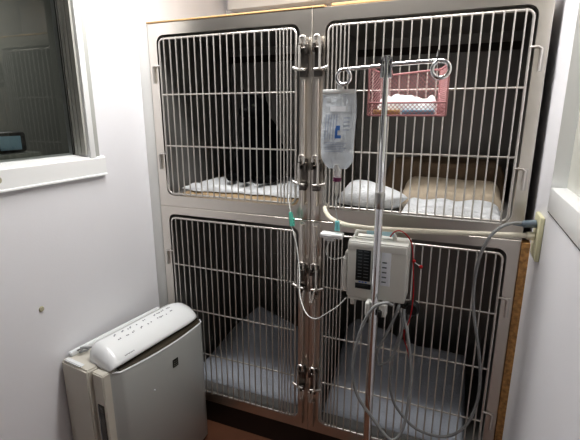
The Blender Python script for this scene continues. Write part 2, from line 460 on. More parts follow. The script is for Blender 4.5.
def padR(u, v):
    pk = max(0, 1-abs(u-.12)/.5) if u > .12 else max(0, 1-abs(u-.12)/.14)
    return (.022+(v**1.05)*(.23+.10*pk)+.008*nz(u, v, 5, 4))*(.25+.75*edge(u, v, .04))
tag(bed('bed_pad', 'pad', .79, 1.42, .092, .47, ZL, padR, 44, 34), 'grey white pad in the kennel behind the cable loops', 'pad')

# ------------------------------------------------------------------ black cat (sitting, one continuous surface)
def cat():
    zb = ZU+.057
    cx, cy = .382, .285
    b = MB()
    R = lambda ax, d: Matrix.Rotation(math.radians(d), 3, ax)
    b.ell((cx-.012, cy+.06, zb+.105), (.125, .135, .112))           # haunches
    b.ell((cx+.005, cy+.02, zb+.190), (.092, .100, .125), R('X', 14))  # trunk
    b.ell((cx+.012, cy-.030, zb+.240), (.080, .075, .095))           # chest and shoulders
    b.ell((cx+.020, cy-.050, zb+.302), (.062, .062, .060))           # neck
    hc = Vector((cx+.022, cy-.085, zb+.345))
    b.ell(hc, (.066, .062, .056))                                     # skull
    b.ell(hc+Vector((-.026, -.032, -.020)), (.034, .036, .028)); b.ell(hc+Vector((.022, -.034, -.020)), (.034, .034, .028))   # cheeks
    b.ell(hc+Vector((-.004, -.056, -.020)), (.024, .024, .018))      # muzzle
    for s in (-1, 1):
        ec = hc+Vector((s*.040, -.004, .040))
        t = bmesh.new(); bmesh.ops.create_cone(t, segments=14, radius1=.027, radius2=.005, depth=.056, cap_ends=True)
        b.merge(t, Matrix.Translation(ec+Vector((s*.006, 0, .014))) @ Matrix.Rotation(math.radians(s*16), 4, 'Y') @ Matrix.Diagonal((1, .55, 1, 1)))
        # front leg: shoulder, elbow, wrist, paw
        x = cx+.012+s*.043
        for k, (p, r) in enumerate([((x, cy-.045, zb+.215), .036), ((x+s*.003, cy-.060, zb+.165), .031), ((x+s*.003, cy-.072, zb+.115), .027), ((x+s*.002, cy-.080, zb+.070), .023), ((x, cy-.084, zb+.035), .022)]):
            b.ell(p, (r, r, r*1.5), seg=14)
        b.ell((x, cy-.100, zb+.014), (.025, .038, .016))
        # thigh and hind paw
        b.ell((cx-.005+s*.088, cy+.03, zb+.075), (.044, .088, .078), R('X', 20))
        b.ell((cx-.005+s*.096, cy-.070, zb+.016), (.026, .050, .018))
    # tail wrapped to the left side
    tl = smooth_path([(cx-.03, cy+.16, zb+.035), (cx-.11, cy+.14, zb+.022), (cx-.145, cy+.05, zb+.020), (cx-.140, cy-.05, zb+.019), (cx-.10, cy-.115, zb+.017)], 8)
    for i, p in enumerate(tl):
        r = .021-.006*i/len(tl); b.ell(p, (r, r, r*.9), seg=12)
    bmesh.ops.recalc_face_normals(b.bm, faces=b.bm.faces[:])
    me = bpy.data.meshes.new('cat'); b.bm.to_mesh(me); b.bm.free()
    o = bpy.data.objects.new('cat', me); C.objects.link(o)
    md = o.modifiers.new('r', 'REMESH'); md.mode = 'VOXEL'; md.voxel_size = .0055
    sm = o.modifiers.new('s', 'SMOOTH'); sm.iterations = 6; sm.factor = .5
    dg = bpy.context.evaluated_depsgraph_get(); me2 = bpy.data.meshes.new_from_object(o.evaluated_get(dg))
    o.modifiers.clear(); o.data = me2; me2.name = 'cat'; bpy.data.meshes.remove(me)
    for p in me2.polygons: p.use_smooth = True
    me2.materials.clear(); me2.materials.append(M['fur'])
    tag(o, 'black cat sitting upright behind the bars on a white towel', 'cat')
    for s in (-1, 1):
        m = MB(); m.ell(hc+Vector((-.003+s*.027, -.0565, .006)), (.0105, .006, .008), seg=12); m.build('eye', 'eye', o)
        m = MB(); m.ell(hc+Vector((s*.041, -.020, .046)), (.010, .006, .018), R('Y', s*16), 12); m.build('inner_ear', 'nose', o)
    m = MB(); m.ell(hc+Vector((-.004, -.079, -.012)), (.007, .005, .005), seg=10); m.build('nose', 'nose', o)
cat()

# ------------------------------------------------------------------ air purifier
def purifier():
    A = Vector((.1287, .9917, 0)); B = Vector((.9917, -.1287, 0)); O = Vector((-.050, -.556, 0))
    Ln, Dp, L0 = .517, .244, .036
    t = thing('air_purifier', 'white air purifier with small black square sticker, standing by the left wall', 'air purifier', O+A*Ln/2+B*Dp/2)
    W = lambda l, d, z: O+A*l+B*d+Vector((0, 0, z))
    rot = Matrix(((B.x, A.x, 0), (B.y, A.y, 0), (0, 0, 1)))  # local (d,l,z)
    def lbox(mb, d0, d1, l0, l1, z0, z1, bev=.004, seg=3):
        q = bmesh.new(); bmesh.ops.create_cube(q, size=1)
        bmesh.ops.scale(q, vec=(d1-d0, l1-l0, z1-z0), verts=q.verts)
        bmesh.ops.translate(q, vec=((d0+d1)/2, (l0+l1)/2, (z0+z1)/2), verts=q.verts)
        if bev: bmesh.ops.bevel(q, geom=q.edges[:], offset=bev, segments=seg, affect='EDGES')
        mb.merge(q, Matrix.Translation(O) @ rot.to_4x4())
    # rear body
    m = MB(); lbox(m, 0, .158, -.022, Ln-.04, 0, .642, .007); body = m.build('rear_body', 'p_side', t)
    m = MB(); lbox(m, .016, .115, -.018, .002, .6425, .648, .003); lbox(m, .0, .020, .01, Ln-.05, .6425, .660, .003); m.build('rear_rim', 'p_white', t)
    m = MB()
    pts = smooth_path([W(.030, .010, .652), W(.05, .030, .662), W(.035, .040, .656), W(.070, .045, .656), W(.050, .020, .664), W(.085, .050, .656)], 6)
    m.tube(pts, .0032, 8); m.build('power_cord', 'cable_d', t)
    # middle body (side seen as a second panel) with side window
    m = MB(); lbox(m, .1592, .220, -.006, Ln-.012, 0, .633, .004); m.build('middle_body', 'p_side', t)
    m = MB(); lbox(m, .176, .210, -.0085, -.0045, .10, .505, .0012); m.build('water_window', 'p_dark', t)
    m = MB(); lbox(m, .178, .182, -.0095, -.0075, .10, .505, .0008); m.build('water_gauge', 'p_grey', t)
    # bowed front panel
    def plan(u): # front outline with bow
        return Dp+.024*(1-(2*u-1)**2)
    m = MB(); nl = 28
    outer = []
    for i in range(nl+1):
        u = i/nl
        e = min(u, 1-u)/.05
        k = 1 if e >= 1 else math.sqrt(max(0, 1-(1-e)**2))
        outer.append((L0+(Ln-L0)*u, plan(u)-.020*(1-k)))
    inner = [(Ln, .2205), (L0-.010, .2205)]
    loop = outer+inner
    zs = [(.012, -.006), (.02, 0), (.45, 0), (.612, -.002), (.622, -.004), (.625, -.009)]
    rings = [[m.bm.verts.new(W(l, d+(off if j <= nl else 0), z)) for j, (l, d) in enumerate(loop)] for z, off in zs]
    nL = len(loop)
    for a, c in zip(rings, rings[1:]):
        for k in range(nL): m.bm.faces.new((a[k], a[(k+1) % nL], c[(k+1) % nL], c[k]))
    m.bm.faces.new(rings[0][::-1]); m.bm.faces.new(rings[-1])
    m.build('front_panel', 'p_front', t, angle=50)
    # pale bright edge along the panel top
    m = MB(); m.tube([W(l, d-.0045, .6245) for l, d in outer], .0032, 8); m.build('panel_edge', 'p_white', t)
    # dark slot
    m = MB()
    top = [m.bm.verts.new(W(l, d-.008, .6275)) for l, d in outer[1:-1]]; bk = [m.bm.verts.new(W(l, .212, .642)) for l, d in outer[1:-1]]
    for k in range(len(top)-1): m.bm.faces.new((top[k], top[k+1], bk[k+1], bk[k]))
    m.build('air_slot', 'p_dark', t)
    # control cover: lofted, rounded ends
    m = MB(); nl = 40
    prof = [(.098, .634), (.090, .657), (.094, .683), (.110, .711), (.136, .720), (.176, .709), (.213, .685), (.232, .663), (.2385, .653), (.236, .646), (.224, .641)]
    rings = []
    for i in range(nl+1):
        u = i/nl
        l = .026+(Ln-.024)*u
        w0 = .040 if u < .5 else .11
        e = min(u, 1-u)*(Ln+.02)/w0
        k = 1 if e >= 1 else math.sqrt(max(0, 1-(1-e)**2))
        k = max(k, .02)
        kd = .80+.20*k if u < .5 else .35+.65*k
        cen = .178
        ring = [m.bm.verts.new(W(l, cen+(d-cen)*kd+(0 if u < .5 else (1-kd)*(-.01)), .632+(z-.632)*((.42+.58*k) if u < .5 else (.30+.70*k)))) for d, z in prof]
        rings.append(ring)
    for a, c in zip(rings, rings[1:]):
        for k in range(len(prof)-1): m.bm.faces.new((a[k], a[k+1], c[k+1], c[k]))
        m.bm.faces.new((a[-1], a[0], c[0], c[-1]))
    m.bm.faces.new(rings[0]); m.bm.faces.new(rings[-1][::-1])
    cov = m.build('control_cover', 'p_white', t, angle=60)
    # printed marks on the cover top (slope between d=.112 and .150)
    def on_top(d): 
        for (d0, z0), (d1, z1) in zip(prof[3:8], prof[4:9]):
            if d0 <= d <= d1: return z0+(z1-z0)*(d-d0)/(d1-d0)
        return .66
    m = MB()
    rnd = random.Random(3)
    for l in (.10, .135, .165, .205, .245, .262, .300, .318, .345, .375):
        for d in (.146, .172):
            if rnd.random() < .12: continue
            n = rnd.choice((1, 2, 2, 3))
            for k in range(n):
                ll = l+k*.0075+rnd.uniform(-.002, .002)+.015; dd = d+rnd.uniform(-.003, .003)
                hh = .003; ww = .0055*rnd.uniform(.7, 1.2)
                vs = [m.bm.verts.new(W(ll+a*ww/2, dd+c*hh, on_top(dd+c*hh)+.0009)) for a, c in ((-1, -1), (1, -1), (1, 1), (-1, 1))]
                m.bm.faces.new(vs)
    m.build('button_print', 'p_grey', cov, smooth=False)
    # maker's lettering on the front lip of the cover
    fc = bpy.data.curves.new('lettering', 'FONT'); fc.body = 'DAIKIN'; fc.size = .0135; fc.align_x = 'LEFT'; fc.extrude = .0002; fc.offset = .0004
    fo = bpy.data.objects.new('lettering', fc); C.objects.link(fo); fc.materials.append(M['p_grey'])
    sl = Vector((.232-.213, 0, .661-.680)).normalized()
    xa = A; ya = -(B*sl.x+Vector((0, 0, sl.z))); za = xa.cross(ya)
    p = W(.092, .2275, .6665)+za*.0012
    mw = Matrix(((xa.x, ya.x, za.x, p.x), (xa.y, ya.y, za.y, p.y), (xa.z, ya.z, za.z, p.z), (0, 0, 0, 1)))
    bpy.context.view_layer.update()
    lm = bpy.data.meshes.new_from_object(fo.evaluated_get(bpy.context.evaluated_depsgraph_get()))
    bpy.data.objects.remove(fo); lm.transform(Matrix.Translation(-wpos(cov)) @ mw)
    fo = bpy.data.objects.new('lettering', lm); C.objects.link(fo); fo.parent = cov
    # square sticker on the front, and a small indicator lamp
    def onf(l, z, off): return W(l, plan((l-L0)/(Ln-L0))+off, z)
    m = MB()
    for (l0, l1, z0, z1, off) in ((.288, .320, .515, .552, .0006),):
        m.bm.faces.new([m.bm.verts.new(onf(l, z, off)) for l, z in ((l0, z0), (l1, z0), (l1, z1), (l0, z1))])
    st = m.build('sticker', 'sticker', t, smooth=False); st['label'] = 'small black square sticker'
    m = MB()
    for k in range(3):
        for j in range(2):
            l0 = .293+j*.012; z0 = .521+k*.0095
            m.bm.faces.new([m.bm.verts.new(onf(l, z, .0011)) for l, z in ((l0, z0), (l0+.009, z0), (l0+.009, z0+.0035), (l0, z0+.0035))])
    m.build('sticker_print', 'stickerm', st, smooth=False)
    m = MB(); m.ell(onf(.185, .475, .001), (.0035, .0035, .0035), seg=10); m.build('indicator_lamp', 'label', t)
purifier()

# ------------------------------------------------------------------ infusion stand
PX, PYY = 1.0795, -.300
def stand():
    t = thing('infusion_stand', 'chrome infusion stand with two curled hooks in front of the kennels', 'infusion stand', (PX, PYY, 0))
    m = MB(); m.lathe((PX, PYY, 0), [(.0125, .05), (.0125, 1.30)], 24); m.build('outer_pole', 'chrome', t)
    m = MB(); m.lathe((PX, PYY, 0), [(.0092, 1.29), (.0092, 1.715)], 20); m.build('inner_pole', 'chrome', t)
    m = MB(); m.lathe((PX, PYY, 0), [(.0135, 1.275), (.0158, 1.278), (.0158, 1.322), (.013, 1.326)], 24); m.build('collar', 'collar', t)
    m = MB(); zc = 1.69
    for s in (-1, 1): m.box(PX+s*.013-.0035, PX+s*.013+.0035, PYY-.012, PYY+.012, 1.655, 1.712, .002)
    m.box(PX-.012, PX+.012, PYY+.006, PYY+.012, 1.66, 1.712, .002); m.box(PX-.010, PX+.010, PYY-.008, PYY+.008, 1.700, 1.716, .002)
    m.build('head_clamp', 'chrome', t)
    m = MB()
    L_ = [PX, PYY+.012, 1.690]
    lc = HOOKL; rc = HOOKR
    r1 = .022
    yl, yr = lc[1], rc[1]
    left = [(lc[0]+r1*math.cos(math.radians(a)), yl-.010*(a-90)/330, lc[2]+r1*math.sin(math.radians(a))) for a in range(90, 421, 22)]
    m.tube([(PX-.004, PYY+.0, 1.690)]+[(lc[0]+.03, yl, lc[2]+r1+.001)]+left, .0058, 10)
    m.build('hook', 'chrome', t)
    m = MB()
    right = [(rc[0]+r1*math.cos(math.radians(a)), yr-.010*(90-a)/330, rc[2]+r1*math.sin(math.radians(a))) for a in range(90, -241, -22)]
    m.tube([(PX+.004, PYY+.0, 1.692)]+[(rc[0]-.03, yr, rc[2]+r1)]+right, .0058, 10)
    m.build('hook', 'chrome', t)
    # five legged base on casters, kept clear of the plinth
    m = MB(); m.lathe((PX, PYY, 0), [(.03, .055), (.034, .06), (.034, .085), (.016, .10)], 20); m.build('hub', 'collar', t)
    for k in range(5):
        a = math.radians(-90+72*k); d = Vector((math.cos(a), math.sin(a), 0)); e = Vector((PX, PYY, 0))+d*.245
        m = MB(); m.tube([Vector((PX, PYY, .072))+d*.03, e+Vector((0, 0, .058))], [.012, .009], 10); lg = m.build('leg', 'chrome', t)
        m = MB(); m.lathe(e+Vector((-.009, 0, .022)), [(.018, 0), (.022, .004), (.022, .014), (.018, .018)], 16, 'x'); m.tube([e+Vector((0, 0, .022)), e+Vector((0, 0, .060))], .005, 8); m.build('caster', 'caster', lg)
HOOKL = (0.9490, -0.2750, 1.6640)
HOOKR = (1.2270, -0.3250, 1.6710)
stand()

# ------------------------------------------------------------------ infusion bag and line
def bag():
    top = (0.9360, -0.2750, 1.6270); bot = (0.9460, -0.2750, 1.3870)
    cx, y = (top[0]+bot[0])/2-.006, -.275
    zt, zb = top[2], bot[2]; H = zt-zb
    t = thing('infusion_bag', 'clear pale blue infusion bag hanging from the left curled hook', 'infusion bag', (cx, y, zb))
    def hw(v): # half width, v 0 top ..1 bottom
        return .0545*(.97+.03*math.sin(PI*v*1.2)) if v < .86 else .0545*(.95-.42*((v-.86)/.14)**1.8)
    m = MB()
    def side(s):
        def f(u, v):
            a = u*2-1
            w = hw(v); th = .015*(max(0, 1-a*a)**.6)*min(1, .12+1.6*v)*(1 if v < .85 else max(.25, 1-(v-.85)*4))
            return Vector((cx+a*w+.002*math.sin(v*7), y+s*th+.0015*noise.noise(Vector((a*3, v*6, s)))*(1-a*a), zt-H*v))
        return f
    m.grid(side(-1), 16, 28); m.grid(side(1), 16, 28)
    bmesh.ops.remove_doubles(m.bm, verts=m.bm.verts[:], dist=.0008)
    m.build('bag_film', 'bag', t, angle=80)
    m = MB(); m.box(cx-.052, cx+.052, y-.003, y+.003, zt-.012, zt+.002, .002); m.tube([(cx+.002, y, zt), (HOOKL[0], y, HOOKL[2]-.014)], .0035, 8); m.box(cx-.006, cx+.012, y-.003, y+.003, zt, zt+.016, .002)
    m.build('hanger_tab', 'port', t)
    # printing on the front
    def front(a, v): return side(-1)((a+1)/2, v)+Vector((0, -.0016, 0))
    def patch(mb, a0, a1, v0, v1):
        n = 4
        g = [[mb.bm.verts.new(front(a0+(a1-a0)*i/n, v0+(v1-v0)*j/2)) for j in range(3)] for i in range(n+1)]
        for i in range(n):
            for j in range(2): mb.bm.faces.new((g[i][j], g[i+1][j], g[i+1][j+1], g[i][j+1]))
    m = MB(); patch(m, -.50, .42, .20, .265); m.build('paper_label', 'label', t)
    m = MB(); patch(m, -.08, .06, .44, .60); patch(m, -.08, .28, .56, .60); patch(m, .06, .18, .44, .50); m.build('blue_mark', 'blue', t)
    m = MB()
    for k in range(5): patch(m, -.72+.16*k, -.68+.16*k, .30, .62)
    for k in range(6): patch(m, -.70, .62-.1*(k % 3), .655+.022*k, .662+.022*k)
    for k in range(4): patch(m, .35, .7, .34+.05*k, .348+.05*k)
    m.build('small_print', 'ink', t)
    m = MB(); m.lathe((cx+.001, y, 0), [(.011, zb+.014), (.012, zb-.004), (.009, zb-.008), (.009, zb-.028)], 16); m.build('port', 'port', t)
    m = MB(); m.lathe((cx+.001, y, 0), [(.013, zb-.028), (.013, zb-.040)], 16); m.build('port_ring', 'maroon', t)
    # the line below
    l = thing('infusion_line', 'thin clear infusion tube looping from the bag through the pump to the cat\'s kennel', 'tube', (cx, y, zb-.09))
    m = MB(); m.lathe((cx+.001, y, 0), [(.0045, zb-.041), (.0075, zb-.046), (.0075, zb-.076), (.004, zb-.086)], 14); m.build('drip_chamber', 'clearp', l)
    z2 = (0.9420, -0.2750, 1.2130)
    m = MB(); m.tube(smooth_path([(cx+.001, y, zb-.083), (cx-.002, y, zb-.12), z2], 8), .0019, 8); m.build('tube', 'tube', l)
    m = MB(); m.tube([(0.9410, -0.2750, 1.2160), (0.9410, -0.2750, 1.1840)], [.0075, .009], 12); m.build('connector', 'teal', l)
    m = MB(); m.tube(smooth_path([(0.9270, -0.2750, 1.1630), (0.9060, -0.2700, 1.1210), (0.9050, -0.2650, 1.0910), (0.9290, -0.2600, 1.0780), (0.9640, -0.2500, 1.0870)], 8), .0018, 8); m.build('tube', 'tube', l)
    m = MB()
    m.tube(smooth_path([(0.9690, -0.2350, 0.9310), (0.9410, -0.2350, 0.8950), (0.8980, -0.2250, 0.8550), (0.8480, -0.2000, 0.8100), (0.7940, -0.1600, 0.8050), (0.7490, -0.1100, 0.8520), (0.7310, -0.0700, 0.9420), (0.7140, -0.0550, 1.0290), (0.6970, -0.0500, 1.0890), (0.6840, -0.0450, 1.1160)], 8), .0026, 8)
    m.build('tube', 'tube', l)
    m = MB(); m.tube(smooth_path([(0.6800, -0.0400, 1.1730), (0.6730, -0.0350, 1.1960), (.66, -.014, 1.235), (.655, .03, 1.245)], 6), .0018, 8); m.build('tube', 'tube', l)
    m = MB()
    c0 = Vector((0.6860, -0.0450, 1.1450))
    q = bmesh.new(); bmesh.ops.create_cube(q, size=1); bmesh.ops.scale(q, vec=(.021, .014, .060), verts=q.verts)
    for v in q.verts:
        if v.co.z > 0: v.co.x *= .7; v.co.y *= .75
    bmesh.ops.bevel(q, geom=q.edges[:], offset=.003, segments=2, affect='EDGES')
    m.merge(q, Matrix.Translation(c0) @ Matrix.Rotation(math.radians(-8), 4, 'Y'))
    for k in range(3): m.box(c0.x+.008, c0.x+.013, c0.y-.006, c0.y+.006, c0.z-.026+k*.012, c0.z-.020+k*.012, .001)
    m.build('roller_clamp', 'green', l)
    # drop sensor clip
    a = Vector((0.8860, -0.2750, 1.1690)); c = Vector((0.9620, -0.2750, 1.1670))
    s = thing('drop_sensor', 'white clip on the infusion tube beside the pump', 'clip', (a+c)/2)
    m = MB(); m.box(a.x, c.x, -.292, -.258, a.z-.012, a.z+.006, .005, 3); m.box(a.x+.012, c.x-.028, -.288, -.262, a.z-.022, a.z-.010, .004); m.build('clip_body', 'port', s)
    m = MB(); m.box(a.x+.010, a.x+.040, -.2935, -.290, a.z-.006, a.z+.0, .001); m.build('clip_slot', 'label', s)
bag()

# ------------------------------------------------------------------ infusion pump
def pump():
    x0, x1, z0, z1, yf, yb = .980, 1.172, .962, 1.151, -.282, -.185
    t = thing('infusion_pump', 'boxy off-white infusion pump with a dark display, clamped to the chrome stand', 'pump', ((x0+x1)/2, yf, z0))
    m = MB(); m.box(x0, x1, yf, yb, z0, z1, .006, 3); m.build('housing', 'pump', t)
    m = MB(); m.box(x0+.004, x1-.003, yf-.003, yf+.006, z1-.022, z1+.002, .003); m.box(x0+.002, x1-.001, yf, yb, z1, z1+.006, .002); m.build('top_cap', 'pump2', t)
    # handle
    m = MB()
    m.tube(smooth_path([(x0+.015, -.225, z1), (x0+.016, -.225, z1+.020), (x0+.034, -.225, z1+.027), (x1-.07, -.225, z1+.027), (x1-.052, -.225, z1+.020), (x1-.050, -.225, z1)], 5), .0068, 10)
    m.build('handle', 'pump2', t)
    m = MB(); m.box(x0+.05, x0+.085, -.234, -.216, z1+.0185, z1+.0355, .003); m.box(x0+.10, x0+.14, -.234, -.216, z1+.0185, z1+.0355, .003); m.build('tape', 'paleblue', t)
    # display column
    dx0, dx1 = x0+.030, x0+.078
    m = MB(); m.box(dx0, dx1, yf-.0025, yf+.001, z0+.062, z0+.178, .001); d = m.build('display', 'pdisp', t)
    m = MB()
    for k in range(9): m.box(dx0+.007, dx0+.020, yf-.0034, yf-.002, z0+.074+k*.011, z0+.0765+k*.011); m.box(dx0+.026, dx1-.006, yf-.0034, yf-.002, z0+.074+k*.011, z0+.0765+k*.011)
    m.build('display_print', 'pmark', d, smooth=False)
    m = MB(); m.box(dx0, dx1+.004, yf-.0025, yf+.001, z0+.034, z0+.052, .001); m.build('small_display', 'pdisp', t)
    m = MB()
    for k in range(3): m.box(dx0+.012+k*.010, dx0+.018+k*.010, yf-.0027, yf-.001, z0+.0555, z0+.0595)
    m.build('indicator', 'blue', t, smooth=False)
    m = MB(); m.box(x0+.112, x0+.142, yf-.0022, yf+.001, z0+.055, z0+.180, .0008); lb = m.build('paper_label', 'label', t)
    m = MB()
    for k in range(5): m.box(x0+.116, x0+.130, yf-.0032, yf-.002, z0+.066+k*.0165, z0+.070+k*.0165)
    m.build('label_print', 'pmark', lb, smooth=False)
    # side door at the left, and foot blocks
    m = MB(); m.box(x0-.020, x0-.001, yf+.012, yb-.01, z0+.012, z0+.130, .006, 3); m.box(x0-.012, x0-.001, yf+.016, yb-.015, z0+.13, z0+.150, .003); m.build('side_door', 'pump2', t)
    m = MB(); m.box(x0+.004, x0+.098, yf+.008, yb-.01, z0-.014, z0-.0005, .003); m.box(x0+.012, x0+.028, yf+.010, yb-.02, z0-.034, z0-.010, .003); m.build('under_tray', 'pump', t)
    m = MB(); m.box(1.052, PX-.0135, -.316, yf+.004, z0-.046, z0+.002, .005, 3); m.box(PX-.0135, PX+.0155, yf-.004, yf+.015, z0-.040, z0-.004, .003); m.box(PX+.0155, PX+.040, -.305, yf+.01, z0-.046, z0-.002, .005, 3); m.build('pole_clamp', 'pump2', t)
    m = MB(); m.box(PX+.014, PX+.027, -.318, -.302, z0-.044, z0-.022, .003); m.build('clamp_knob', 'plug', t)
pump()

# ------------------------------------------------------------------ cords and cables
m = MB(); m.tube(smooth_path([(1.1360, -0.3000, 0.9630), (1.1180, -0.3250, 0.9780), (1.0830, -0.3350, 0.9590), (1.0500, -0.3350, 0.8850), (1.0280, -0.3350, 0.7780), (1.0280, -0.3350, 0.6910), (1.0480, -0.3350, 0.6220), (1.0950, -0.3350, 0.5610), (1.1420, -0.3350, 0.5050), (1.1720, -0.3300, 0.4860), (1.1980, -0.3200, 0.5230), (1.2100, -0.3100, 0.6210), (1.2100, -0.3000, 0.7460), (1.1930, -0.2950, 0.8550), (1.1750, -0.2850, 0.9180), (1.1720, -0.2750, 0.9440)], 8), .0052, 10)
tag(m.build('cable', 'cable'), 'grey cable in the largest loop hanging below the pump around the stand', 'cable')
m = MB(); m.tube(smooth_path([(1.1550, -0.2750, 0.9590), (1.1540, -0.2850, 0.9460), (1.1320, -0.2850, 0.8770), (1.1030, -0.2800, 0.7980), (1.0910, -0.2650, 0.7490), (1.0980, -0.2500, 0.7100), (1.1240, -0.2400, 0.7190), (1.1480, -0.2350, 0.7600), (1.1640, -0.2350, 0.8290), (1.1640, -0.2350, 0.8850), (1.1510, -0.2350, 0.9230)], 8), .0046, 10)
tag(m.build('cable', 'cable'), 'grey cable in the short tight loop just under the pump', 'cable')
kn = Vector((1.1950, -0.2550, 0.9430))
t = thing('power_plug', 'round black plug at the lower right corner of the pump', 'plug', kn)
m = MB(); m.lathe(kn+Vector((0, .015, 0)), [(.018, 0), (.024, .005), (.024, .022), (.017, .030)], 20, 'y'); m.build('plug_body', 'plug', t)
m = MB(); m.tube([kn+Vector((-.018, 0, .002)), kn+Vector((-.05, -.005, .006))], [.009, .006], 10); m.build('strain_relief', 'plug', t)
# long dark grey cable from the wall plate
m = MB(); m.tube(smooth_path([(1.4910, -0.1550, 1.2330), (1.4580, -0.1800, 1.2360), (1.4230, -0.2050, 1.2240), (1.3940, -0.2150, 1.1830), (1.3770, -0.2050, 1.1130), (1.3740, -0.1900, 1.0170), (1.3830, -0.1900, 0.9240), (1.4060, -0.1850, 0.8180), (1.4240, -0.1800, 0.7070), (1.4250, -0.1750, 0.5990), (1.4030, -0.1700, 0.4990), (1.3590, -0.1700, 0.4380), (1.3030, -0.1700, 0.4160), (1.2310, -0.1700, 0.4270), (1.1780, -0.1700, 0.4710), (1.1450, -0.1700, 0.5220), (1.1300, -0.1750, 0.6070), (1.1450, -0.1900, 0.7620), (1.1790, -0.2250, 0.8750), (1.1940, -0.2350, 0.9160)], 8), .0050, 10)
cb = m.build('power_cable', 'cable'); tag(cb, 'long grey power cable drooping from the cream wall plate past the right kennels', 'cable')
m = MB(); m.tube([(1.5260, -0.1500, 1.2340), (1.4910, -0.1550, 1.2310)], [.0125, .0115], 12); m.tube([(1.4920, -0.1550, 1.2310), (1.4630, -0.1650, 1.2330)], [.0085, .0058], 12)
m.build('plug', 'plugg', cb)
# red cord
m = MB(); m.tube(smooth_path([(1.1160, -0.2920, 1.1860), (1.1300, -0.2900, 1.2040), (1.1500, -0.2880, 1.2060), (1.1730, -0.2900, 1.1880), (1.1850, -0.2880, 1.1570), (1.1920, -0.2840, 1.0850), (1.1980, -0.2840, 0.9980), (1.1930, -0.2840, 0.9210), (1.1760, -0.2620, 0.8450), (1.1910, -0.2350, 0.7700), (1.2040, -0.2000, 0.6870)], 8), .0019, 8)
rc_ = m.build('red_cord', 'red'); tag(rc_, 'thin red cord tied over the pump and hanging down its right side', 'cord')
for p in ((1.1920, -0.2870, 1.1150), (1.2140, -0.2870, 1.0990), (1.1790, -0.2680, 0.8640)):
    m = MB(); m.ell(p, (.006, .005, .006), seg=10); m.build('knot', 'red', rc_)
m = MB(); m.tube([(1.1930, -0.2870, 1.1120), (1.2140, -0.2870, 1.0990)], .0014, 6); m.build('cord_end', 'label', rc_)

# ------------------------------------------------------------------ rail and wall plate
t = thing('support_rail', 'cream horizontal rail from the right wall, curving back to the kennels', 'rail', (1.53, -.146, 1.195))
m = MB(); m.tube(smooth_path([(1.5255, -.146, 1.195), (1.374, -.184, 1.195), (1.183, -.228, 1.196), (1.063, -.252, 1.197), (1.010, -.253, 1.197), (.957, -.236, 1.196), (.896, -.180, 1.195), (.850, -.10, 1.195), (.821, -.030, 1.196), (.818, -.018, 1.198)], 10), [.0095]*91, 12) if False else m.tube(smooth_path([(1.5255, -.146, 1.195), (1.374, -.184, 1.195), (1.183, -.228, 1.196), (1.063, -.252, 1.197), (1.010, -.253, 1.197), (.957, -.236, 1.196), (.896, -.180, 1.195), (.850, -.10, 1.195), (.821, -.030, 1.196), (.818, -.018, 1.198)], 10), .0085, 12)
m.build('rail_tube', 'rail', t)
m = MB(); m.lathe((1.505, -.1505, 1.195), [(.0115, 0), (.0125, .004), (.0125, .018), (.0105, .022)], 16, 'x'); m.build('rail_collar', 'rail', t)
m = MB(); m.box(1.529, XR-.0005, -.190, -.094, 1.125, 1.262, .004); m.build('wall_plate', 'plate', t)

